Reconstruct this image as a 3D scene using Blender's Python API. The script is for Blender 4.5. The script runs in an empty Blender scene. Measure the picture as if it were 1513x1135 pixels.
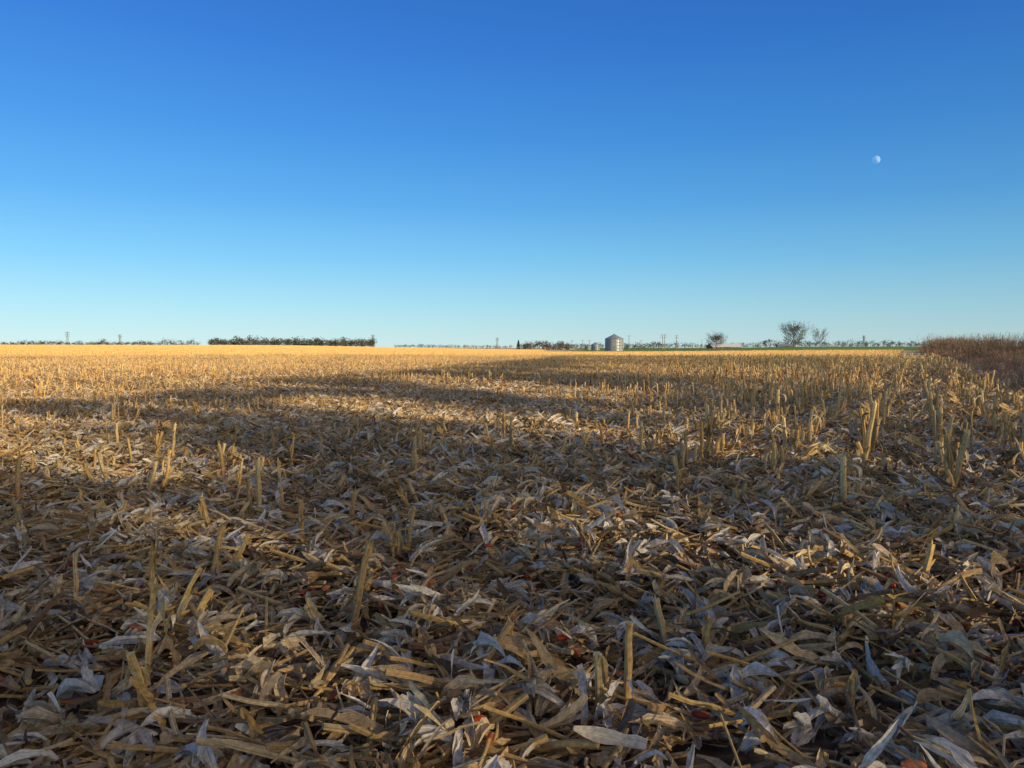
import bpy, math, random
import numpy as np
from mathutils import Vector, noise as mnoise
random.seed(7); rng=np.random.default_rng(7)
scene=bpy.context.scene
rad=math.radians
CAMH=1.35
SUN_AZ=130.0; SUN_EL=14.0
S=Vector((math.sin(rad(SUN_AZ))*math.cos(rad(SUN_EL)),math.cos(rad(SUN_AZ))*math.cos(rad(SUN_EL)),math.sin(rad(SUN_EL))))
ROW_AZ=28.0

# ---------------------------------------------------------------- helpers
def sst(a,b,x):
    t=min(1.0,max(0.0,(x-a)/(b-a))); return t*t*(3-2*t)
BANK_OFF=20*math.cos(rad(ROW_AZ))-30*math.sin(rad(ROW_AZ))-.3
def height(x,y):
    r=math.hypot(x,y); az=math.degrees(math.atan2(x,y))
    h=0.0
    if r<400:
        f=1-sst(150,400,r)
        h+=f*(0.045*mnoise.noise(Vector((x*0.45,y*0.45,0)))+0.12*(mnoise.noise(Vector((x*0.07,y*0.07,3)))))*min(1,0.35+r/20)
        # low grassy bank along the fence row
        off=x*math.cos(rad(ROW_AZ))-y*math.sin(rad(ROW_AZ))-BANK_OFF; al=x*math.sin(rad(ROW_AZ))+y*math.cos(rad(ROW_AZ))
        h+=.55*sst(-.3,3.0,off)*(1-sst(6,12,off))*sst(8,22,al)*(1-sst(200,330,al))
    wl=1-sst(-20,4,az) if az>-120 else 0
    h+=wl*2.05*sst(50,340,r)
    wr=sst(8,22,az) if az<110 else 0
    h+=wr*2.0*sst(130,420,r)
    return h
def add_obj(name,verts,faces,mat=None,cols=None,parent=None,smooth=False,link=True,coll=None,tree=None):
    me=bpy.data.meshes.new(name)
    me.from_pydata([tuple(v) for v in verts],[],[tuple(f) for f in faces])
    if cols is not None:
        a=me.color_attributes.new("col",'FLOAT_COLOR','POINT')
        arr=np.array([c if len(c)==4 else (c[0],c[1],c[2],.5) for c in cols],dtype=np.float32)
        a.data.foreach_set("color",arr.ravel())
    if smooth: me.polygons.foreach_set("use_smooth",[True]*len(me.polygons))
    if mat:
        if isinstance(mat,(list,tuple)):
            for m in mat: me.materials.append(m)
        else: me.materials.append(mat)
    me.update()
    ob=bpy.data.objects.new(name,me)
    if coll: coll.objects.link(ob)
    elif link: scene.collection.objects.link(ob)
    if parent: ob.parent=parent
    return ob
def empty(name,loc):
    e=bpy.data.objects.new(name,None); e.location=loc; scene.collection.objects.link(e); return e
def newmat(name):
    m=bpy.data.materials.new(name); m.use_nodes=True
    nt=m.node_tree; b=nt.nodes["Principled BSDF"]; return m,nt,b
def simple_mat(name,c1,c2,scale=3.0,rough=0.8,metal=0.0,bump=0.0):
    m,nt,b=newmat(name)
    n=nt.nodes.new("ShaderNodeTexNoise"); n.inputs["Scale"].default_value=scale; n.inputs["Detail"].default_value=6
    g=nt.nodes.new("ShaderNodeNewGeometry"); nt.links.new(g.outputs["Position"],n.inputs["Vector"])
    r=nt.nodes.new("ShaderNodeValToRGB"); r.color_ramp.elements[0].position=.3; r.color_ramp.elements[1].position=.7
    r.color_ramp.elements[0].color=(*c1,1); r.color_ramp.elements[1].color=(*c2,1)
    nt.links.new(n.outputs["Fac"],r.inputs[0]); nt.links.new(r.outputs[0],b.inputs["Base Color"])
    b.inputs["Roughness"].default_value=rough; b.inputs["Metallic"].default_value=metal
    if bump:
        bm=nt.nodes.new("ShaderNodeBump"); bm.inputs["Strength"].default_value=bump
        nt.links.new(n.outputs["Fac"],bm.inputs["Height"]); nt.links.new(bm.outputs[0],b.inputs["Normal"])
    return m
def attr_mat(name,transl=0.2,rough=0.6,var=0.35,nscale=0.5,far_gain=None,fibre=False):
    m,nt,b=newmat(name); L=nt.links
    a=nt.nodes.new("ShaderNodeAttribute"); a.attribute_name="col"
    g=nt.nodes.new("ShaderNodeNewGeometry")
    n=nt.nodes.new("ShaderNodeTexNoise"); n.inputs["Scale"].default_value=nscale; n.inputs["Detail"].default_value=4
    L.new(g.outputs["Position"],n.inputs["Vector"])
    n2=nt.nodes.new("ShaderNodeTexNoise"); n2.inputs["Scale"].default_value=60; n2.inputs["Detail"].default_value=2
    L.new(g.outputs["Position"],n2.inputs["Vector"])
    def MR(src,lo,hi):
        q=nt.nodes.new("ShaderNodeMapRange"); q.inputs[1].default_value=.3; q.inputs[2].default_value=.7
        q.inputs[3].default_value=lo; q.inputs[4].default_value=hi; L.new(src,q.inputs[0]); return q.outputs[0]
    def MU(x,y):
        q=nt.nodes.new("ShaderNodeMath"); q.operation='MULTIPLY'; L.new(x,q.inputs[0]); L.new(y,q.inputs[1]); return q.outputs[0]
    out=MU(MR(n.outputs["Fac"],1-var,1+var*.6),MR(n2.outputs["Fac"],.7,1.18))
    if fibre:   # parallel veins running along each leaf or stalk
        n3=nt.nodes.new("ShaderNodeTexNoise"); n3.noise_dimensions='1D'; n3.inputs["Scale"].default_value=11; n3.inputs["Detail"].default_value=2
        L.new(a.outputs["Alpha"],n3.inputs["W"]); out=MU(out,MR(n3.outputs["Fac"],.66,1.22))
    v=nt.nodes.new("ShaderNodeVectorMath"); v.operation='SCALE'; L.new(a.outputs["Color"],v.inputs[0]); L.new(out,v.inputs["Scale"])
    vo=v.outputs[0]
    if far_gain:   # golden sunlit look painted into the albedo, growing with distance
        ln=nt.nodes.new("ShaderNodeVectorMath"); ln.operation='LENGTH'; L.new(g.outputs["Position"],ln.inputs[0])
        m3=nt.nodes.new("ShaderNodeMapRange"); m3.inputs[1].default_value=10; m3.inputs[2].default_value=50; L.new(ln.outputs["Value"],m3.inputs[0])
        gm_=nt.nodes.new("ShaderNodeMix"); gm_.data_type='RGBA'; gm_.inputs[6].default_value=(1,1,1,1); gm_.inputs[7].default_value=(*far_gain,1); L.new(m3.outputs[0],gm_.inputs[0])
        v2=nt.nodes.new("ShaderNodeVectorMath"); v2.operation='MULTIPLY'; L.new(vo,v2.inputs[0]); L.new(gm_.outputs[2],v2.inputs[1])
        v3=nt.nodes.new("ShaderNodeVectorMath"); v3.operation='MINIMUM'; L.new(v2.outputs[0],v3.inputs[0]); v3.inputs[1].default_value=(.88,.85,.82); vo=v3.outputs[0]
    L.new(vo,b.inputs["Base Color"]); b.inputs["Roughness"].default_value=rough
    b.inputs["Specular IOR Level"].default_value=0.12
    if transl>0:
        t=nt.nodes.new("ShaderNodeBsdfTranslucent"); L.new(vo,t.inputs["Color"])
        mx=nt.nodes.new("ShaderNodeMixShader"); mx.inputs[0].default_value=transl
        L.new(b.outputs[0],mx.inputs[1]); L.new(t.outputs[0],mx.inputs[2])
        L.new(mx.outputs[0],nt.nodes["Material Output"].inputs["Surface"])
    return m

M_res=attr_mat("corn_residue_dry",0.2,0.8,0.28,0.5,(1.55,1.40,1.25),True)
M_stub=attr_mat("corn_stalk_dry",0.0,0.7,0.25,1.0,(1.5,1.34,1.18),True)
M_leaf=attr_mat("tree_leaves",0.25,0.7,0.3,0.4)
M_brush=attr_mat("brush_twigs",0.0,0.8,0.35,0.6)
M_bark=simple_mat("bark",(.06,.045,.035),(.13,.10,.08),6,.9,0,.5)

# ---------------------------------------------------------------- geometry builder
class GB:
    def __init__(s): s.v=[];s.f=[];s.c=[]
    def strip(s,p,az,pitch,L,W,n=5,bend=0.0,curl=0.0,twist=0.0,fold=0.3,col=(.4,.3,.2),across=3,tip=0.15,roll=0.0,zmin=None,basew=0.6,col2=None,rag=0.0,tm=.55):
        base=len(s.v); x,y,z=p; ds=L/n; off=random.random()*9; wv=max(.4,W/.025)
        for i in range(n+1):
            t=i/n
            w=W*0.5*(basew+(1-basew)*min(1,t*3.5))*(1 if t<tm else (1-(1-tip)*((t-tm)/(1-tm))**1.3))
            if rag:
                w*=1+random.uniform(-rag,rag); pitch+=random.uniform(-rag,rag)*.8; az+=random.uniform(-rag,rag)*.6
            dx=math.cos(pitch)*math.sin(az); dy=math.cos(pitch)*math.cos(az); dz=math.sin(pitch)
            sx,sy=math.cos(az),-math.sin(az)
            nx,ny,nz=-math.sin(pitch)*math.sin(az),-math.sin(pitch)*math.cos(az),math.cos(pitch)
            ro=roll+twist*t; cr,sr=math.cos(ro),math.sin(ro)
            ax,ay,az_=sx*cr+nx*sr,sy*cr+ny*sr,nz*sr
            ux,uy,uz=-sx*sr+nx*cr,-sy*sr+ny*cr,nz*cr
            for k in range(across):
                q=(k/(across-1))*2-1; q0=q
                if rag: q*=1+random.uniform(-rag,rag)
                h=fold*w*(abs(q)**1.5)
                if rag: h+=random.uniform(-rag,rag)*w*.6
                zz=z+az_*w*q+uz*h
                if zmin is not None and zz<zmin: zz=zmin+0.002*random.random()
                jj=random.uniform(-rag,rag)*ds*.5
                s.v.append((x+ax*w*q+ux*h+dx*jj,y+ay*w*q+uy*h+dy*jj,zz))
                m=(1.0 if k!=across//2 else 1.1)*(.85+.3*random.random())
                cc=col if col2 is None else tuple(col[j]*(1-t)+col2[j]*t for j in range(3))
                s.c.append((cc[0]*m,cc[1]*m,cc[2]*m,off+q0*.5*wv))
            x+=dx*ds;y+=dy*ds;z+=dz*ds
            if zmin is not None and z<zmin: z=zmin; pitch=abs(pitch)*.3
            az+=bend/n; pitch+=curl/n
        for i in range(n):
            for k in range(across-1):
                a=base+i*across+k
                s.f.append((a,a+1,a+across+1,a+across))
    def tube(s,pts,rs,sides=6,col=(.4,.3,.2),col2=None,cap=True):
        base=len(s.v); N=len(pts); off=random.random()*9
        for i in range(N):
            P=Vector(pts[i]); 
            d=(Vector(pts[min(i+1,N-1)])-Vector(pts[max(i-1,0)]))
            if d.length<1e-9: d=Vector((0,0,1))
            d.normalize()
            a=d.cross(Vector((0,1,0.01)) if abs(d.y)<.9 else Vector((1,0,0))); a.normalize(); b=d.cross(a)
            t=i/(N-1); cc=col if col2 is None else tuple(col[j]*(1-t)+col2[j]*t for j in range(3))
            for k in range(sides):
                an=2*math.pi*k/sides
                q=P+(a*math.cos(an)+b*math.sin(an))*rs[i]
                s.v.append(tuple(q)); m=.85+.3*random.random(); s.c.append((cc[0]*m,cc[1]*m,cc[2]*m,off+k*.25))
        for i in range(N-1):
            for k in range(sides):
                a0=base+i*sides+k;a1=base+i*sides+(k+1)%sides
                s.f.append((a0,a1,a1+sides,a0+sides))
        if cap:
            s.f.append(tuple(base+(N-1)*sides+k for k in range(sides)))
    def obj(s,name,mat,**kw): return add_obj(name,s.v,s.f,mat,cols=s.c,**kw)

PAL=[((.56,.375,.17),22),((.67,.485,.255),20),((.44,.295,.15),14),((.20,.135,.08),13),((.73,.58,.34),15),((.79,.71,.57),10),((.51,.41,.29),9),((.68,.44,.15),11)]
PT=sum(w for _,w in PAL)
def pick():
    t=random.random()*PT
    for c,w in PAL:
        t-=w
        if t<0:
            m=.68+.47*random.random(); return tuple(min(.82,x*m) for x in c)
    return PAL[0][0]
U=random.uniform
def residue_tile(name,size,n,coll,coarse=False):
    g=GB(); hs=size/2; sd=random.random()*50
    def zb(x,y): return .03+.11*(mnoise.noise(Vector((x*2.6,y*2.6,sd)))+.35)
    for i in range(n):
        x,y=U(-hs,hs),U(-hs,hs); z=max(0.0,zb(x,y))*U(.1,1.0)
        t=random.random(); az=U(0,6.283)
        if coarse:
            g.strip((x,y,z*.7+.01),az,U(-.15,.6),U(.12,.36),U(.02,.045),n=3,bend=U(-.8,.8),curl=U(-.9,.3),twist=U(-1,1),fold=.2,col=pick(),across=2,zmin=.0,roll=U(-.7,.7)); continue
        if t<.45:
            up=random.random()<.22
            g.strip((x,y,z+.005),az,U(.25,.9) if up else U(-.12,.28),U(.07,.34) if not up else U(.07,.2),random.choice([U(.006,.014),U(.014,.028),U(.024,.045)]),n=7,bend=U(-1.3,1.3),curl=U(-1.8,.5) if up else U(-.7,.3),twist=U(-2.4,2.4),fold=U(-.3,1.2),col=pick(),zmin=.002,roll=U(-.8,.8),tip=U(.15,1),basew=U(.5,1),rag=U(.1,.34),tm=U(.5,.97))
        elif t<.71:
            g.strip((x,y,z+.01),az,U(-.1,.7),U(.03,.13),U(.003,.015),n=3,bend=U(-.8,.8),curl=U(-.8,.8),twist=U(-1.2,1.2),fold=U(0,.8),col=pick(),zmin=.002,roll=U(-1,1),tip=U(.2,1),basew=1,rag=.2)
        elif t<.765:
            m=U(.8,1.08); c=(.80*m,.73*m,.60*m) if random.random()<.6 else (.73*m,.57*m,.35*m); a0=az
            for k in range(random.randint(2,6)):
                g.strip((x+U(-.01,.01),y+U(-.01,.01),z+.03),a0+U(-.5,.5),U(0,.7),U(.09,.21),U(.016,.045),n=6,bend=U(-.8,.8),curl=U(-2.0,.2),twist=U(-1.2,1.2),fold=U(.6,1.6),col=c,across=4,tip=U(.05,.4),zmin=.002,roll=U(-.7,.7),basew=U(.3,.8),rag=.16)
        elif t<.982:
            L=U(.05,.32); r=random.choice([U(.003,.007),U(.006,.013)]); p=U(-.02,.4)
            dx,dy,dz=math.sin(az)*math.cos(p),math.cos(az)*math.cos(p),math.sin(p)
            c=random.choice([(.70,.47,.17),(.64,.43,.17),(.48,.32,.15),(.74,.56,.29),(.32,.20,.11)])
            pts=[(x+dx*L*q+U(-.005,.005),y+dy*L*q+U(-.005,.005),z+.012+dz*L*q+U(-.004,.004)) for q in (0,.33,.66,1)]
            g.tube(pts,[r,r*1.05,r*.97,r*.9],5,c)
        else:
            L=U(.03,.065); p=U(-.1,.3)
            dx,dy,dz=math.sin(az)*math.cos(p),math.cos(az)*math.cos(p),math.sin(p)
            pts=[(x+dx*L*q,y+dy*L*q,z+.03+dz*L*q) for q in (0,.2,.5,.8,1)]
            g.tube(pts,[.008,.012,.013,.011,.006],7,random.choice([(.50,.085,.04),(.44,.12,.07),(.52,.2,.1)]))
    return g.obj(name,M_res,coll=coll)

def stub(g,x,y,H,lean,laz,simple=False,zb=-.02):
    c1=random.choice([(.52,.33,.14),(.59,.39,.16),(.42,.26,.12),(.36,.19,.10)]); c2=random.choice([(.75,.51,.19),(.79,.58,.27),(.63,.41,.16)])
    r=U(.011,.018)
    N=5; pts=[];rs=[]
    for i in range(N+1):
        t=i/N; off=math.sin(lean)*H*(t**1.2)
        pts.append((x+math.sin(laz)*off+U(-.006,.006),y+math.cos(laz)*off+U(-.006,.006),zb+math.cos(lean)*(H)*t)); rs.append(r*(1.1-.2*t)*(1.12 if i%2 else .96))
    if simple:
        g.tube([pts[0],pts[-1]],[r*1.5,r*1.4],4,c1,c2,cap=False)
        for k in range(2):
            g.strip(pts[U(0,1)>.5 and 3 or 2],U(0,6.28),U(.3,1.3),U(.08,.22),U(.02,.045),n=2,curl=U(-2,0),col=c2,across=2,fold=0)
        return
    g.tube(pts,rs,6,c1,c2)
    tp=pts[-1]
    for k in range(random.randint(1,3)):
        g.strip((tp[0],tp[1],tp[2]-.05),U(0,6.28),U(1.0,1.5),U(.05,.09),U(.008,.018),n=3,curl=U(-.8,.3),fold=.6,col=c2,tip=.2,rag=.2)
    for k in range(random.randint(1,4)):
        i=random.randint(0,3); q=pts[i]; a=U(0,6.28)
        g.strip((q[0]+math.sin(a)*r,q[1]+math.cos(a)*r,q[2]),laz,math.pi/2-lean+U(-.15,.15),U(.07,.16),U(.018,.034),n=5,curl=U(-.9,.4),fold=1.4,col=pick(),col2=c2,tip=.4,roll=a,basew=.9,rag=.22)
    for k in range(random.randint(1,3)):
        q=pts[random.randint(1,4)]
        g.strip(q,U(0,6.28),U(-.1,.9),U(.10,.24),U(.012,.028),n=7,bend=U(-1,1),curl=U(-3.6,-2.0),twist=U(-2,2),fold=.5,col=pick(),tip=.3,zmin=.0,rag=.25)

def new_coll(n): return bpy.data.collections.new(n)
C_near=new_coll("residue_near_pieces"); C_mid=new_coll("residue_mid_pieces"); C_stub=new_coll("stub_row_pieces"); C_far=new_coll("stubble_far_pieces"); C_brush=new_coll("brush_pieces")
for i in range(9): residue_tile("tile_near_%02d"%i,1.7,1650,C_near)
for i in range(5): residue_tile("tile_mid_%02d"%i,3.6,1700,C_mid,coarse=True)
PK=[.92,.84,.88,.5,.42,.4,.14,.1,.06]
for i,pk in enumerate(PK):
    g=GB()
    for k in range(12):
        if random.random()<pk:
            y=-1+2*(k+.5)/12+U(-.05,.05); H=max(.08,random.gauss(.28,.11)); ln=abs(random.gauss(0,.22)); 
            if random.random()<.2: ln=U(.5,1.2)
            stub(g,U(-.03,.03),y,H,ln,U(0,6.28))
    if not g.v: stub(g,0,0,.2,.6,1)
    g.obj("seg_%02d"%i,M_stub,coll=C_stub)
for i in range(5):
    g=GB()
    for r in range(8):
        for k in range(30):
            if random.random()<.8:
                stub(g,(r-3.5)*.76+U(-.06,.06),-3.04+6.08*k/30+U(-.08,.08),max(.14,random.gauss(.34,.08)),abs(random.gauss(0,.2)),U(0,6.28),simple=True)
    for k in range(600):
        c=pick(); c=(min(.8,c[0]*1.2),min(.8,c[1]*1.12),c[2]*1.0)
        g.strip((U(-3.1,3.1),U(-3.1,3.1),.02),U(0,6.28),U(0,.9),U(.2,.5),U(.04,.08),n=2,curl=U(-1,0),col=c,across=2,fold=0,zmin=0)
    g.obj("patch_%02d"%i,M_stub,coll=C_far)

def instancer(name,pts,rots,scls,idxs,coll):
    me=bpy.data.meshes.new(name); me.from_pydata([tuple(p) for p in pts],[],[])
    a=me.attributes.new("rot",'FLOAT_VECTOR','POINT'); a.data.foreach_set("vector",np.asarray(rots,dtype=np.float32).ravel())
    a=me.attributes.new("scl",'FLOAT_VECTOR','POINT'); a.data.foreach_set("vector",np.asarray(scls,dtype=np.float32).ravel())
    a=me.attributes.new("idx",'INT','POINT'); a.data.foreach_set("value",np.asarray(idxs,dtype=np.int32))
    ob=bpy.data.objects.new(name,me); scene.collection.objects.link(ob)
    ng=bpy.data.node_groups.new(name+"_gn",'GeometryNodeTree')
    ng.interface.new_socket("Geometry",in_out='INPUT',socket_type='NodeSocketGeometry')
    ng.interface.new_socket("Geometry",in_out='OUTPUT',socket_type='NodeSocketGeometry')
    N=ng.nodes; gi=N.new("NodeGroupInput"); go=N.new("NodeGroupOutput")
    m2p=N.new("GeometryNodeMeshToPoints"); ci=N.new("GeometryNodeCollectionInfo"); iop=N.new("GeometryNodeInstanceOnPoints")
    ci.inputs["Collection"].default_value=coll; ci.inputs["Separate Children"].default_value=True; ci.inputs["Reset Children"].default_value=True
    def at(n,t):
        q=N.new("GeometryNodeInputNamedAttribute"); q.data_type=t; q.inputs["Name"].default_value=n; return q.outputs["Attribute"]
    L=ng.links
    L.new(gi.outputs[0],m2p.inputs["Mesh"]); L.new(m2p.outputs[0],iop.inputs["Points"]); L.new(ci.outputs[0],iop.inputs["Instance"])
    iop.inputs["Pick Instance"].default_value=True
    L.new(at("idx",'INT'),iop.inputs["Instance Index"])
    L.new(at("rot",'FLOAT_VECTOR'),iop.inputs["Rotation"]); L.new(at("scl",'FLOAT_VECTOR'),iop.inputs["Scale"])
    L.new(iop.outputs[0],go.inputs[0])
    md=ob.modifiers.new("scatter",'NODES'); md.node_group=ng
    return ob

rd=Vector((math.sin(rad(ROW_AZ)),math.cos(rad(ROW_AZ)))); rp=Vector((rd.y,-rd.x))
FENCE_OFF=20*rp.x+30*rp.y-0.3
def inview(x,y,m=8):
    r=math.hypot(x,y)
    if r<4.5: return True
    if y<-3: return False
    az=abs(math.degrees(math.atan2(x,y)))
    return az<36+m*min(1.6,12/r+.35)
def tilt(x,y):
    e=.5; return math.atan2(height(x,y+e)-height(x,y-e),2*e), -math.atan2(height(x+e,y)-height(x-e,y),2*e)
P=[];R=[];Sc=[];I=[]
st=1.4
n=int(34/st)
for i in range(-n,n+1):
    for j in range(-3,n+1):
        x=i*st+U(-.2,.2); y=j*st+U(-.2,.2); r=math.hypot(x,y)
        if r>26 or not inview(x,y,12): continue
        P.append((x,y,height(x,y)+.002)); tx,ty=tilt(x,y); R.append((tx,ty,U(0,6.28))); s=U(.88,1.1); Sc.append((s,s,U(.9,1.25))); I.append(random.randrange(9))
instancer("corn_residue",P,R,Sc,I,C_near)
P=[];R=[];Sc=[];I=[]
st=2.9; n=int(125/st)
for i in range(-n,n+1):
    for j in range(0,n+1):
        x=i*st+U(-.4,.4); y=j*st+U(-.4,.4); r=math.hypot(x,y)
        if r<24 or r>120 or not inview(x,y): continue
        if x*rp.x+y*rp.y>FENCE_OFF+.3: continue
        P.append((x,y,height(x,y)+.004)); R.append((0,0,U(0,6.28))); Sc.append((1,1,1.3)); I.append(random.randrange(5))
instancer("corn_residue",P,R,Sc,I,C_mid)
P=[];R=[];Sc=[];I=[]
for ri in range(-170,60):
    p0=ri*.76+.30
    if p0>FENCE_OFF-1.2: continue
    for si in range(-6,60):
        a=si*2.0+ (ri%3)*.6
        x=rd.x*a+rp.x*p0; y=rd.y*a+rp.y*p0; r=math.hypot(x,y)
        if r>112 or r<2.2 or not inview(x,y): continue
        if r<3.6 and y<3.4: continue
        f=mnoise.noise(Vector((x*.16,y*.16,9)))+.35*mnoise.noise(Vector((x*.6,y*.6,2)))
        rt=x/max(y,1)
        q=f*1.2-.32+1.8*sst(.08,.36,rt)*sst(4.0,9,r)+.45*sst(12,35,r)
        k=random.randrange(3)
        idx= k if q>.25 else (3+k if q>-.02 else 6+k)
        if q<-.7: continue
        rr_=sst(.10,.42,rt)*sst(4,9,r)
        P.append((x,y,height(x,y))); R.append((0,0,-rad(ROW_AZ)+(math.pi if random.random()<.5 else 0)+U(-.015,.015))); s=U(.85,1.2)*(1+.5*rr_); Sc.append((1.15+.4*rr_,1,s)); I.append(idx)
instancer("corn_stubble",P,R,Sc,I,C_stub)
P=[];R=[];Sc=[];I=[]
for i in range(-90,40):
    for j in range(-5,95):
        p0=i*6.08+.3; a=j*6.08
        x=rd.x*a+rp.x*p0; y=rd.y*a+rp.y*p0; r=math.hypot(x,y)
        if r<106 or r>430 or y<0 or not inview(x,y): continue
        az=math.degrees(math.atan2(x,y))
        if p0>FENCE_OFF-3: continue
        if az>2 and y>205: continue
        P.append((x,y,height(x,y))); R.append((0,0,-rad(ROW_AZ)+(math.pi if random.random()<.5 else 0))); Sc.append((1,1,U(.9,1.15))); I.append(random.randrange(5))
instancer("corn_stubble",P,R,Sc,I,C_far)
g=GB()
for (x,y,H,ln,la) in [(-1.32,2.65,.46,6,60),(-1.25,2.55,.30,12,200),(-2.1,3.6,.33,6,-20),(-2.2,3.55,.25,20,120),(-1.53,3.3,.36,22,80),(-1.48,3.4,.22,30,40),(-.72,3.35,.42,10,80),(-.8,3.3,.2,35,-80),(-1.68,4.2,.32,10,90),(-1.6,4.2,.28,24,60),(-1.37,4.85,.3,6,0),(-.65,4.55,.34,9,70),(-.7,4.6,.25,25,-60),
    (-.17,2.85,.30,32,85),(-.2,2.8,.2,40,-60),(.41,2.62,.33,3,0),(.31,2.6,.26,8,200),(.66,3.15,.24,14,-60),(.74,3.0,.22,15,100),(2.1,3.85,.3,14,70),(5.25,8.6,.56,4,0),(5.3,8.9,.4,8,90),(5.22,9.3,.5,7,10),(5.7,10.8,.42,6,0),(5.75,11,.35,12,80),(4.2,11.2,.42,6,0),(4.1,11.3,.36,10,-70),(3.4,11.7,.4,8,0),(3.75,14.2,.36,9,30),(1.37,6.3,.26,12,40),(1.19,2.6,.15,6,0),(3.56,8.6,.27,10,60),(-2.1,10.4,.36,10,-40),(-2.2,10.6,.3,20,60),(-1.76,5.7,.26,12,0),(-3.0,5.2,.28,30,70),(-.4,5.1,.26,25,-60),(.9,4.6,.2,35,60),(-3.4,7.4,.3,18,0),(-1.0,8.8,.33,15,60),(.5,8.4,.3,20,80),(2.4,6.9,.25,30,50),(1.7,3.2,.18,40,60)]:
    z0=height(x,y); k=len(g.v); stub(g,x,y,H*1.08,rad(ln),rad(la))
    for q in range(k,len(g.v)): v=g.v[q]; g.v[q]=(v[0],v[1],v[2]+z0+.02)
g.obj("corn_stalk_stubs",M_stub)

# ---------------------------------------------------------------- ground
V=[(0,0,height(0,0))];F=[]; NA=360
rs=[.6*(1.047**k) for k in range(205)]
rs=[r for r in rs if r<7000]
for r in rs:
    for k in range(NA):
        a=2*math.pi*k/NA; x,y=r*math.sin(a),r*math.cos(a); V.append((x,y,height(x,y)))
for k in range(NA): F.append((0,1+(k+1)%NA,1+k))
for i in range(len(rs)-1):
    b=1+i*NA
    for k in range(NA): F.append((b+k,b+(k+1)%NA,b+NA+(k+1)%NA,b+NA+k))
m,nt,b=newmat("field_soil"); L=nt.links; ND=nt.nodes
geo=ND.new("ShaderNodeNewGeometry"); sep=ND.new("ShaderNodeSeparateXYZ"); L.new(geo.outputs["Position"],sep.inputs[0])
def math_n(op,a,bb,cl=False):
    n=ND.new("ShaderNodeMath"); n.operation=op; n.use_clamp=cl
    for i,q in enumerate((a,bb)):
        if q is None: continue
        if isinstance(q,(int,float)): n.inputs[i].default_value=q
        else: L.new(q,n.inputs[i])
    return n.outputs[0]
def mr_n(v,a,bb,c=0,d=1):
    n=ND.new("ShaderNodeMapRange"); n.inputs[1].default_value=a;n.inputs[2].default_value=bb;n.inputs[3].default_value=c;n.inputs[4].default_value=d; L.new(v,n.inputs[0]); return n.outputs[0]
def ramp(v,els):
    r=ND.new("ShaderNodeValToRGB"); 
    while len(r.color_ramp.elements)<len(els): r.color_ramp.elements.new(.5)
    for e,(p,c) in zip(r.color_ramp.elements,els): e.position=p; e.color=(*c,1)
    L.new(v,r.inputs[0]); return r.outputs[0]
def nz(scale,det=6):
    n=ND.new("ShaderNodeTexNoise"); n.inputs["Scale"].default_value=scale; n.inputs["Detail"].default_value=det; L.new(geo.outputs["Position"],n.inputs["Vector"]); return n.outputs["Fac"]
def mixc(f,a,bb):
    n=ND.new("ShaderNodeMix"); n.data_type='RGBA'; L.new(f,n.inputs[0]); L.new(a,n.inputs[6]); L.new(bb,n.inputs[7]); return n.outputs[2]
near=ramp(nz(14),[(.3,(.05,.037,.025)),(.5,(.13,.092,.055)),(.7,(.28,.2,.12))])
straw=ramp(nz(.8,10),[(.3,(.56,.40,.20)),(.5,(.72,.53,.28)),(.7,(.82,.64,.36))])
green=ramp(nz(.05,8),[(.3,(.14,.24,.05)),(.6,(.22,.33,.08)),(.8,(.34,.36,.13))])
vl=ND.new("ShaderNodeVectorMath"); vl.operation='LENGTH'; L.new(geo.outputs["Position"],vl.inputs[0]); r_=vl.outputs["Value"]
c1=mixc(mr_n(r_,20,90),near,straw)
ratio=math_n('DIVIDE',sep.outputs[0],math_n('MAXIMUM',sep.outputs[1],1.0))
gm=math_n('MULTIPLY',mr_n(ratio,.06,.10),mr_n(sep.outputs[1],206,208))
c2=mixc(gm,c1,green)
# dry grass on the fence-row bank
dpt=ND.new("ShaderNodeVectorMath"); dpt.operation='DOT_PRODUCT'; L.new(geo.outputs["Position"],dpt.inputs[0]); dpt.inputs[1].default_value=(rp.x,rp.y,0)
bankc=ramp(nz(3,8),[(.3,(.20,.13,.07)),(.5,(.36,.24,.13)),(.7,(.52,.38,.22))])
bm_=math_n('MULTIPLY',mr_n(dpt.outputs["Value"],FENCE_OFF-.6,FENCE_OFF+.6),mr_n(dpt.outputs["Value"],FENCE_OFF+14,FENCE_OFF+12))
bm_=math_n('MULTIPLY',bm_,mr_n(r_,300,200))
c3=mixc(bm_,c2,bankc)
L.new(c3,b.inputs["Base Color"]); b.inputs["Roughness"].default_value=.95; b.inputs["Specular IOR Level"].default_value=.1
bn=ND.new("ShaderNodeBump"); bn.inputs["Strength"].default_value=1; bn.inputs["Distance"].default_value=.08; L.new(nz(7,8),bn.inputs["Height"]); L.new(bn.outputs[0],b.inputs["Normal"])
add_obj("field_ground",V,F,m,smooth=True)

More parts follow.
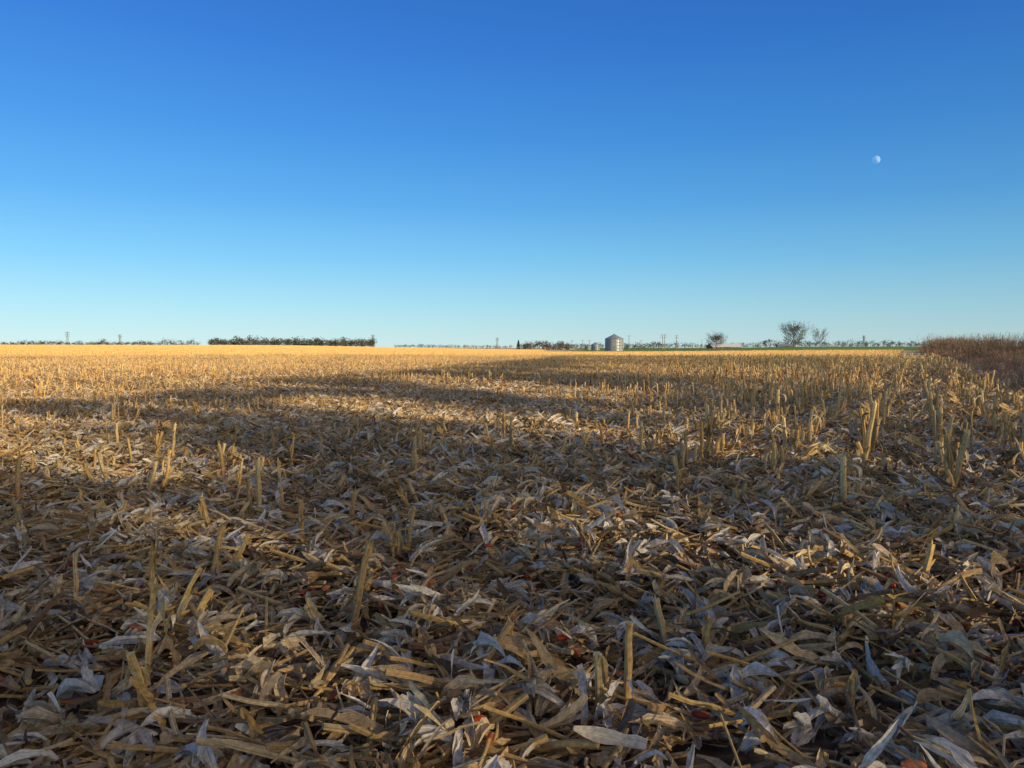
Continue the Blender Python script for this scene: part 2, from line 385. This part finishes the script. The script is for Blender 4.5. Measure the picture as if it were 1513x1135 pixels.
# ---------------------------------------------------------------- trees
def leaves(g,centres,size,cols,jit=.5):
    for (x,y,z) in centres:
        s=size*U(.6,1.3); a=Vector((U(-1,1),U(-1,1),U(-1,1))); a.normalize(); b2=a.cross(Vector((U(-1,1),U(-1,1),U(-1,1)))); 
        if b2.length<.05: continue
        b2.normalize(); k=len(g.v); P0=Vector((x,y,z)); col=random.choice(cols); m=U(.7,1.3); col=tuple(q*m for q in col)
        for q in (P0-a*s*.6,P0+b2*s*.35,P0+a*s*.6,P0-b2*s*.35): g.v.append(tuple(q)); g.c.append(col)
        g.f.append((k,k+1,k+2,k+3))
def tree(name,loc,H,CR,trunk_h,nleaf,lsize,cols,filt=None,limbs=16,twig=True,top=1.0,twigr=.012):
    gb=GB(); gl=GB(); tips=[]
    bc=(.085,.065,.05)
    tr=H*.014+.03
    pts=[];rr=[]
    for i in range(8):
        t=i/7; pts.append((.15*H*.1*math.sin(t*5+loc[0]),.1*H*.1*math.sin(t*4+1+loc[1]),-.1+t*H*.85)); rr.append(tr*(1.25 if i==0 else 1)*(1-.85*t))
    gb.tube(pts,rr,8,bc)
    for i in range(limbs):
        t=(trunk_h/H)+(1-.12-trunk_h/H)*(i/limbs)**.9
        z=t*H; az=i*2.4+U(-.4,.4); k=min(7,int(t/.85*7)); bx,by=pts[k][0],pts[k][1]
        reach=CR*math.sqrt(max(.12,1-((t-.45)/.62)**2))*U(.75,1.1); up=.35+.9*t
        p=Vector((bx,by,z*.85)); pl=[tuple(p)]; n=5
        d=Vector((math.sin(az),math.cos(az),up)); d.normalize(); Ln=reach/math.hypot(d.x,d.y)*.95
        Ln=min(Ln,(H-z*.85)/max(.2,d.z))
        for q in range(n):
            d=(d+Vector((U(-.2,.2),U(-.2,.2),U(-.05,.15)))).normalized(); p=p+d*Ln/n; pl.append(tuple(p))
            if q>=1:
                for w in range(3):
                    d2=(d+Vector((U(-1,1),U(-1,1),U(-.4,.8)))).normalized(); l2=Ln*U(.2,.38); p2=p+d2*l2*.5; p3=p2+(d2+Vector((U(-.3,.3),U(-.3,.3),U(-.1,.3))))*l2*.5
                    r0=tr*.13
                    gb.tube([tuple(p),tuple(p2),tuple(p3)],[r0,r0*.6,twigr],4,bc,cap=False); tips+= [p2,p3]
                    if twig:
                        for e in range(4):
                            d3=(d2+Vector((U(-1,1),U(-1,1),U(-.4,1)))).normalized(); src=random.choice([p2,p3]); p4=src+d3*l2*U(.3,.6)
                            gb.tube([tuple(src),tuple(p4)],[r0*.45,twigr*.7],3,bc,cap=False); tips.append(p4)
        gb.tube(pl,[tr*.38*(1-.8*q/n) for q in range(n+1)],5,bc)
    cen=[]
    for i in range(nleaf):
        t=random.choice(tips); s=CR*.13
        c=(t.x+random.gauss(0,s),t.y+random.gauss(0,s),t.z+random.gauss(0,s*.8))
        if c[2]<.3: continue
        if filt and not filt(c[0]+loc[0],c[1]+loc[1],c[2]+loc[2]): continue
        cen.append(c)
    leaves(gl,cen,lsize,cols)
    e=empty(name,loc)
    gb.obj("trunk_and_limbs",M_bark,parent=e); 
    if gl.v: gl.obj("foliage",M_leaf,parent=e)
    return e
GREENBR=[(.13,.11,.05),(.17,.13,.06),(.11,.10,.04),(.20,.14,.07)]
GR2=[(.15,.15,.07),(.19,.17,.09),(.13,.14,.06),(.22,.17,.10)]
BROWN=[(.20,.14,.08),(.16,.12,.07),(.25,.17,.09)]

dd=Vector((math.sin(rad(12)),math.cos(rad(12)))); u=Vector((math.sin(rad(SUN_AZ)),math.cos(rad(SUN_AZ))))
B0=Vector((-11.6,17)); A0=B0+u*66
lit=[((-4.4,17.7),(.71,10.8),1.3,.0),((.12,5.5),(1.6,4.03),.62,.0),((3.9,8.2),(4.0,6.4),.8,.0),((2.3,3.9),(2.2,3.0),.5,.0),((-7,10.4),(-4.0,8.1),.7,.2),((1.3,17.7),(3,12),.9,.0),((6.4,50),(11.2,23),2.4,.0),((-4,30),(1,21),1.8,.0),((3,40),(9,28),2.2,.0),((6,7),(7,5.6),.8,.0),((9,16),(12,12),1.4,.0),((6,14),(7.5,11),.8,.0),((13,24),(16,19),1.6,.0),((-3.2,5.6),(-1.8,4.6),.4,.3),((3.4,5.2),(3.6,4.2),.45,.0)]
def segd(p,a,b2):
    a=Vector(a);b2=Vector(b2);ab=b2-a; t=max(-.15,min(1.15,(p-a).dot(ab)/ab.length_squared)); return (p-(a+ab*t)).length
nrm=Vector((dd.y,-dd.x)); un=Vector((u.y,-u.x))
def shade_filter(x,y,z):
    k=z/math.tan(rad(SUN_EL)); G=Vector((x-u.x*k,y-u.y*k))
    al=(G-B0).dot(dd); side=(G-B0).dot(nrm)
    lim=1.2*mnoise.noise(Vector((al*.12,0,0)))+(2.5*mnoise.noise(Vector((al*.03,5,0))) if al>20 else 0)
    if side<lim: return False
    a1,b1=G.dot(u),G.dot(un)
    nn=mnoise.noise(Vector((a1*.16,b1*.6,4)))
    pr=.97
    if nn>.25 and (G.x>-1 or G.y>9): pr=.2
    elif nn>.3: pr=.35
    if G.x>5 and G.y>18: pr*=.35
    for a,b2,w,kp in lit:
        if segd(G,a,b2)<w*U(.9,1.1): return random.random()<kp
    return random.random()<pr
for row in range(2):
    for i in range(22):
        s=-32+i*7.0+row*3.5
        if s>96: continue
        p=A0+dd*s+nrm*(row*5.0-1)+Vector((U(-.8,.8),U(-.8,.8)))
        tree("windbreak_tree",(p.x,p.y,height(p.x,p.y)-.05),U(18,19.5),U(4.2,5.0),1.5,4800,.36,GREENBR,filt=shade_filter,limbs=16,twig=False)

def at(px_ratio,depth): return px_ratio*depth
tree("deciduous_tree",(at(.371,300),300,height(111,300)-.2),8.0,4.9,.8,3200,.27,GR2,limbs=26,twigr=.03)
tree("deciduous_tree",(at(.405,330),330,height(133,330)-.2),6.8,3.5,.8,600,.24,BROWN,limbs=15,twigr=.03)
tree("deciduous_tree",(at(.269,340),340,height(91,340)-.2),5.4,4.5,.5,2600,.26,BROWN,limbs=18,twigr=.03)
g=GB(); 
for k in range(2600):
    t=random.random()**.8; z=.4+t*5.6; r=(1-t)**.8*3.0*(.65+.35*math.sin(z*7)**2)*U(.4,1); a=U(0,6.28)
    g.strip((r*.5*math.sin(a),r*.5*math.cos(a),z),a,U(-.5,.1),r*.6+.15,.25,n=1,col=random.choice([(.06,.08,.045),(.08,.10,.06),(.055,.07,.045)]),across=2,fold=0)
e=empty("spruce_tree",(at(.0085,450),450,height(4,450))); g.obj("needles",M_leaf,parent=e)
g2=GB(); g2.tube([(0,0,-.2),(0,0,5.8)],[.2,.03],7,(.07,.05,.04)); g2.obj("trunk",M_bark,parent=e)

def treeline(name,segs,cols):
    g=GB()
    for (r0,r1,dep,hmin,hmax,nt_,dens) in segs:
        for i in range(nt_):
            q=r0+(r1-r0)*(i+U(0,1))/nt_; d=dep*U(.96,1.05); x,y=q*d,d; zb=height(x,y); H=U(hmin,hmax)*(1 if random.random()>.15 else 1.25)*(1+.15*mnoise.noise(Vector((q*60,0,0)))); R_=H*U(.35,.6)
            g.tube([(x,y,zb-.3),(x,y,zb+H*.7)],[H*.03,H*.01],4,(.10,.09,.07),cap=False)
            cl=[(x+U(-R_,R_)*.7,y+U(-R_,R_)*.7,zb+H*U(.2,.85)) for _ in range(8)]
            cen=[]
            for _ in range(int(dens)):
                c=random.choice(cl); cen.append((c[0]+random.gauss(0,R_*.33),c[1]+random.gauss(0,R_*.33),max(zb+.2,c[2]+random.gauss(0,H*.12))))
            leaves(g,cen,H*.12,cols)
    g.obj(name,M_leaf)
DG=[(.11,.13,.09),(.15,.16,.11),(.19,.16,.11),(.10,.11,.09)]  # distant haze painted in: leaf colours lightened
treeline("distant_treeline",[(-.72,-.47,900,5.8,8.0,75,150),(-.47,-.41,900,6.2,8.6,14,110),(-.40,-.182,700,6.4,8.4,90,170)],DG)
treeline("distant_treeline",[(-.155,.0,1500,5.5,7.5,70,90),(.012,.075,480,3.8,5.6,22,150),(.075,.12,900,5,6.5,16,110),(.145,.2,700,5,7,18,120),(.2,.31,1100,6,8,36,100),(.31,.55,900,5.5,8,60,120),(.55,.75,500,4,6,30,120)],
    [(.14,.14,.11),(.18,.16,.12),(.21,.17,.13),(.13,.13,.11)])  # lightened leaf colours stand in for haze here too

# brush and dry grass on the fence-row bank
for i in range(6):
    g=GB(); 
    dark=i>=4
    for k in range(90):
        x,y=random.gauss(0,.7),random.gauss(0,.7); H=U(.3,.9)*(2.0 if dark else 1); az=U(0,6.28); ln=U(0,.6)
        c=random.choice([(.60,.33,.18),(.52,.27,.15),(.68,.47,.26),(.42,.22,.12),(.76,.57,.34)]) if not dark else random.choice([(.27,.18,.12),(.35,.23,.15),(.24,.20,.11)])
        tip=(x+math.sin(az)*H*ln,y+math.cos(az)*H*ln,H); mid=((x+tip[0])/2+U(-.05,.05),(y+tip[1])/2+U(-.05,.05),H*.5)
        g.tube([(x,y,-.05),mid,tip],[.007,.005,.003],3,c,cap=False)
        for q in range(7):
            t=U(.2,1); p=(x+(tip[0]-x)*t,y+(tip[1]-y)*t,H*t)
            g.strip(p,U(0,6.28),U(0,1.2),U(.06,.22),U(.008,.025),n=2,curl=U(-1,.5),col=c,across=2,fold=0)
    g.obj("clump_%02d"%i,M_brush,coll=C_brush)
P=[];R=[];Sc=[];I=[]
for k in range(2000):
    a=10+320*random.random()**1.25 ; off=FENCE_OFF+U(-.8,1)+abs(random.gauss(0,3.6))
    x=rd.x*a+rp.x*off; y=rd.y*a+rp.y*off
    f=.5+mnoise.noise(Vector((a*.12,off*.12,1)))*2.0
    inner=sst(0,4.5,off-FENCE_OFF)
    dark=random.random()<.2*inner*max(0,f)*(1+sst(40,100,a))
    s=U(.35,.95)*(.3+.42*max(0,f)+.22*inner)*(1+.5*sst(60,160,a))
    if dark: s*=1.45
    P.append((x,y,height(x,y))); R.append((0,0,U(0,6.28))); Sc.append((s*1.4,s*1.4,s)); I.append(random.randrange(4) if not dark else 4+random.randrange(2))
instancer("dry_brush",P,R,Sc,I,C_brush)

# ---------------------------------------------------------------- structures
M_galv=simple_mat("galvanized_steel",(.27,.30,.32),(.37,.40,.42),1.2,.45,.3)
M_galvd=simple_mat("galvanized_dark",(.17,.19,.20),(.24,.26,.27),2,.5,.3)
M_wood=simple_mat("weathered_pole_wood",(.22,.19,.16),(.30,.26,.22),3,.9)
M_white=simple_mat("white_painted_steel",(.55,.56,.56),(.65,.65,.64),.6,.5)
M_red=simple_mat("red_barn_paint",(.24,.09,.08),(.30,.11,.09),.8,.7)
M_dk=simple_mat("dark_opening",(.03,.03,.03),(.06,.06,.06),2,.8)
def box(g,x0,x1,y0,y1,z0,z1):
    k=len(g.v)
    for z in (z0,z1):
        for (x,y) in ((x0,y0),(x1,y0),(x1,y1),(x0,y1)): g.v.append((x,y,z)); g.c.append((1,1,1))
    for f in ((0,3,2,1),(4,5,6,7),(0,1,5,4),(1,2,6,5),(2,3,7,6),(3,0,4,7)): g.f.append(tuple(k+q for q in f))
def grain_bin(loc,R0,Hw,Hr):
    e=empty("grain_bin",loc); g=GB(); n=48; rings=int(Hw/.2)
    for i in range(rings+1):
        r=R0+(.03 if i%2 else -.01)-(.05 if i%6==0 else 0)
        for k in range(n):
            a=2*math.pi*k/n; g.v.append((r*math.sin(a),r*math.cos(a),Hw*i/rings)); g.c.append((1,1,1))
    for i in range(rings):
        for k in range(n): g.f.append((i*n+k,i*n+(k+1)%n,(i+1)*n+(k+1)%n,(i+1)*n+k))
    g.obj("corrugated_wall",M_galv,parent=e)
    g=GB()
    for i,(r,z) in enumerate([(R0+.2,Hw-.08),(R0*.5,Hw+Hr*.5),(.45,Hw+Hr*.9)]):
        for k in range(n):
            a=2*math.pi*k/n; g.v.append((r*math.sin(a),r*math.cos(a),z+(.07 if k%2 else 0))); g.c.append((1,1,1))
    for i in range(2):
        for k in range(n): g.f.append((i*n+k,i*n+(k+1)%n,(i+1)*n+(k+1)%n,(i+1)*n+k))
    g.obj("ribbed_cone_roof",M_galv,parent=e)
    g=GB(); g.tube([(0,0,Hw+Hr*.88),(0,0,Hw+Hr*1.0),(0,0,Hw+Hr*1.04)],[.5,.5,.2],12); g.obj("peak_cap",M_galvd,parent=e)
    g=GB()
    for k in range(12):
        a=2*math.pi*k/12; g.tube([((R0+.06)*math.sin(a),(R0+.06)*math.cos(a),0),((R0+.06)*math.sin(a),(R0+.06)*math.cos(a),Hw-.1)],[.06,.06],4)
    g.obj("stiffeners",M_galvd,parent=e)
    g=GB(); box(g,-.5,.5,-R0-.12,-R0+.1,.3,2.2); g.obj("door",M_galvd,parent=e)
    g=GB(); box(g,R0*.5,R0*.5+.05,-R0*.9-.15,-R0*.9-.1,0,Hw); box(g,R0*.5+.4,R0*.5+.45,-R0*.9-.15,-R0*.9-.1,0,Hw)
    for i in range(int(Hw/.4)): box(g,R0*.5+.05,R0*.5+.4,-R0*.9-.14,-R0*.9-.11,.2+i*.4,.25+i*.4)
    g.obj("ladder",M_galvd,parent=e)
    g=GB(); g.tube([(0,0,-.3),(0,0,.02)],[R0+.3,R0+.3],32); g.obj("concrete_base",simple_mat("concrete",(.3,.29,.27),(.4,.39,.36)),parent=e)
grain_bin((at(.1345,330),330,height(44,330)),3.9,5.3,2.0)
grain_bin((at(.110,420),420,height(46,420)),2.2,3.2,1.2)
grain_bin((at(.100,520),520,height(52,520)),2.0,2.8,1.0)
def pole(loc,H,arms=1,rot=0,name="utility_pole",hframe=0):
    e=empty(name,loc); e.rotation_euler=(0,0,rot)
    g=GB()
    xs=[0] if not hframe else [-hframe/2,hframe/2]
    for x in xs: g.tube([(x,0,-.3),(x,0,H)],[.22,.15],8)
    g.obj("post",M_wood,parent=e); g=GB()
    for k in range(arms):
        z=H-.5-k*1.2; w=1.3+hframe*.6; box(g,-w,w,-.2,-.12,z,z+.2)
        for x in (-w+.1,-w*.4,w*.4,w-.1): box(g,x-.06,x+.06,-.2,-.12,z+.2,z+.42)
    g.obj("crossarm",M_wood,parent=e)
pole((at(.1995,400),400,height(80,400)),8.2,2,.2,hframe=1.2); pole((at(.2165,410),410,height(88,410)),7.8,2,.5)
pole((at(.154,500),500,height(77,500)),9.5,1)
for i,(q,d,h) in enumerate([(.045,600,7.5),(.062,600,7),(.079,560,7),(.093,540,7),(.102,500,6.5),(.17,620,7.5),(-.02,800,9),(.25,700,8)]): pole((q*d,d,height(q*d,d)),h,1,.3)
def tower(q,d,H):
    x=q*d; e=empty("transmission_tower",(x,d,height(x,d))); g=GB()
    def bar(a,b2,r=.28): g.tube([a,b2],[r,r],4)
    w=H*.11; tw=H*.03
    for sx in (-1,1):
        for sy in (-1,1): bar((sx*w,sy*w,0),(sx*tw,sy*tw,H*.7)); bar((sx*tw,sy*tw,H*.7),(sx*tw*.6,sy*tw*.6,H))
    n=6
    for i in range(n):
        t0,t1=i/n,(i+1)/n; w0=w+(tw-w)*t0; w1=w+(tw-w)*t1
        for sy in (-1,1):
            bar((-w0,sy*w0,H*.7*t0),(w1,sy*w1,H*.7*t1),.15); bar((w0,sy*w0,H*.7*t0),(-w1,sy*w1,H*.7*t1),.15)
    for z in (.72,.84,.95): bar((-H*.16,0,H*z),(H*.16,0,H*z),.25); bar((-H*.16,0,H*z),(0,0,H*(z+.05)),.15); bar((H*.16,0,H*z),(0,0,H*(z+.05)),.15)
    g.obj("lattice",M_galvd,parent=e)
for q,d,H in [(-.516,1300,22),(-.345,1400,23),(-.183,1400,24),(-.0195,1500,21),(.463,1400,22),(-.585,1500,31)]: tower(q,d,H)
def shed(name,loc,Lx,Ly,Hw,Hr,mw,mr,rot):
    e=empty(name,loc); e.rotation_euler=(0,0,rot); g=GB(); a,b2=Lx/2,Ly/2
    g.v=[(-a,-b2,0),(a,-b2,0),(a,b2,0),(-a,b2,0),(-a,-b2,Hw),(a,-b2,Hw),(a,b2,Hw),(-a,b2,Hw),(-a,0,Hw+Hr),(a,0,Hw+Hr)]; g.c=[(1,1,1)]*10
    g.f=[(0,1,5,4),(2,3,7,6),(1,2,6,9,5),(3,0,4,8,7)]; g.obj("walls",mw,parent=e)
    g=GB(); o=.4
    for sg in (-1,1):
        k=len(g.v); zz=Hw-o*Hr/b2
        g.v+=[(-a-o,sg*(b2+o),zz+.02),(a+o,sg*(b2+o),zz+.02),(a+o,0,Hw+Hr+.03),(-a-o,0,Hw+Hr+.03)]; g.c+=[(1,1,1)]*4; g.f.append((k,k+1,k+2,k+3) if sg<0 else (k+3,k+2,k+1,k))
    g.obj("gable_roof",mr,parent=e)
    g=GB(); box(g,-a*.25,a*.25,-b2-.05,-b2+.02,0,Hw*.85); g.obj("sliding_door",M_dk,parent=e)
    g=GB()
    for x in (-a*.7,-a*.45,a*.45,a*.7): box(g,x-.6,x+.6,-b2-.04,-b2+.02,Hw*.45,Hw*.75)
    g.obj("windows",M_dk,parent=e)
shed("machine_shed",(at(.279,430),430,height(120,430)-.9),17,9,1.7,1.9,M_red,M_white,.15)
shed("farm_shed",(at(.36,560),560,height(200,560)-1.2),12,8,2.2,1.3,M_galvd,M_galv,-.1)
shed("farm_shed",(at(.072,560),560,height(40,560)),11,7,2.6,1.3,M_galvd,M_galvd,.1)
e=empty("irrigation_pivot",(-112,300,height(-112,300))); g=GB()
for i in range(4):
    x=i*4.2; g.tube([(x,0,.9+.9),(x+2.1,0,2.1),(x+4.2,0,1.8)],[.09,.09,.09],5); g.tube([(x,0,1.8),(x-.8,0,.2)],[.06,.06],4); g.tube([(x,0,1.8),(x+.8,0,.2)],[.06,.06],4); g.tube([(x-.8,0,.2),(x+.8,0,.2)],[.06,.06],4)
    for sx in (-.8,.8): g.tube([(x+sx,-.12,.4),(x+sx,.12,.4)],[.42,.42],10)
g.obj("spans_and_wheels",M_galvd,parent=e)

# ---------------------------------------------------------------- moon
md=Vector((538,1135.6,277.7)).normalized(); D=6000; R_=D*math.tan(rad(.265))
bpy.ops.mesh.primitive_uv_sphere_add(segments=48,ring_count=24,radius=R_,location=md*D)
mo=bpy.context.object; mo.name="moon"; bpy.ops.object.shade_smooth()
m,nt,b=newmat("moon_surface"); L=nt.links; nt.nodes.remove(b)
tr=nt.nodes.new("ShaderNodeBsdfTransparent"); df=nt.nodes.new("ShaderNodeBsdfDiffuse"); ad=nt.nodes.new("ShaderNodeAddShader"); mx=nt.nodes.new("ShaderNodeMixShader"); ge=nt.nodes.new("ShaderNodeNewGeometry")
no=nt.nodes.new("ShaderNodeTexNoise"); no.inputs["Scale"].default_value=.06; L.new(ge.outputs["Position"],no.inputs["Vector"])
rp_=nt.nodes.new("ShaderNodeValToRGB"); rp_.color_ramp.elements[0].position=.35; rp_.color_ramp.elements[0].color=(.08,.08,.08,1); rp_.color_ramp.elements[1].position=.6; rp_.color_ramp.elements[1].color=(.26,.26,.26,1)
L.new(no.outputs["Fac"],rp_.inputs[0]); L.new(rp_.outputs[0],df.inputs["Color"])
L.new(tr.outputs[0],ad.inputs[0]); L.new(df.outputs[0],ad.inputs[1]); L.new(ge.outputs["Backfacing"],mx.inputs[0]); L.new(ad.outputs[0],mx.inputs[1]); L.new(tr.outputs[0],mx.inputs[2])
L.new(mx.outputs[0],nt.nodes["Material Output"].inputs["Surface"])
mo.data.materials.append(m)

# ---------------------------------------------------------------- light
w=bpy.data.worlds.new("World"); scene.world=w; w.use_nodes=True; nt=w.node_tree; L=nt.links; ND=nt.nodes
bg=nt.nodes["Background"]; sk=nt.nodes.new("ShaderNodeTexSky"); sk.sky_type='NISHITA'; sk.sun_disc=False
sk.sun_elevation=rad(SUN_EL); sk.sun_rotation=rad(SUN_AZ); sk.air_density=1.0; sk.dust_density=.1; sk.ozone_density=3; sk.altitude=300
tc=ND.new("ShaderNodeTexCoord"); sp=ND.new("ShaderNodeSeparateXYZ"); L.new(tc.outputs["Generated"],sp.inputs[0])
def s2l(c): return tuple(((x/255)/12.92 if x/255<=.04045 else ((x/255+.055)/1.055)**2.4) for x in c)
rp2=ramp(sp.outputs[2],[(0.0,s2l((188,221,227))),(.05,s2l((158,212,232))),(.11,s2l((116,192,236))),(.18,s2l((80,164,230))),(.26,s2l((55,140,221))),(.36,s2l((38,116,208))),(.48,s2l((28,96,184))),(1.0,s2l((20,52,100)))])
dt=ND.new("ShaderNodeVectorMath"); dt.operation='DOT_PRODUCT'; L.new(tc.outputs["Generated"],dt.inputs[0]); dt.inputs[1].default_value=(S.x,S.y,0)
az_b=mr_n(dt.outputs["Value"],-1,.1,1.2,.8)
sc=ND.new("ShaderNodeVectorMath"); sc.operation='SCALE'; L.new(rp2,sc.inputs[0]); L.new(math_n('MULTIPLY',az_b,1/.15),sc.inputs["Scale"])
mxs=ND.new("ShaderNodeMix"); mxs.data_type='RGBA'; mxs.inputs[0].default_value=.85; L.new(sk.outputs[0],mxs.inputs[6]); L.new(sc.outputs[0],mxs.inputs[7])
# warm low-sun aureole, added as fill light around the sun's direction
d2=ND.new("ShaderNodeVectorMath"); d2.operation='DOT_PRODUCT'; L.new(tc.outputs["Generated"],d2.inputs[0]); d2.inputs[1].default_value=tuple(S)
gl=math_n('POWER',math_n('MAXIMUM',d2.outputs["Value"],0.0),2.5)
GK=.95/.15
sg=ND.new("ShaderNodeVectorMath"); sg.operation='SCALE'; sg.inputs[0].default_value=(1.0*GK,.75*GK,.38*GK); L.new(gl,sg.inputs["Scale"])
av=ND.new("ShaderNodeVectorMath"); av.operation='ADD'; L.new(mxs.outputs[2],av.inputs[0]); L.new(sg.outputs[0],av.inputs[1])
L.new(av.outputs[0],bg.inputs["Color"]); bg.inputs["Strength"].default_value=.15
sl=bpy.data.lights.new("sun",'SUN'); sl.energy=5; sl.angle=rad(.5); sl.color=(1,.80,.52)
so=bpy.data.objects.new("sun",sl); so.rotation_euler=S.to_track_quat('Z','Y').to_euler(); so.location=(60,-50,40); scene.collection.objects.link(so)
cam=bpy.data.cameras.new("camera"); cam.sensor_width=36; cam.lens=26.67; cam.clip_end=20000; cam.clip_start=.05
co=bpy.data.objects.new("camera",cam); co.location=(0,0,CAMH+height(0,0)); co.rotation_euler=(rad(90-2.73),0,0); scene.collection.objects.link(co); scene.camera=co
scene.view_settings.view_transform='Standard'; scene.view_settings.look='None'; scene.view_settings.exposure=0
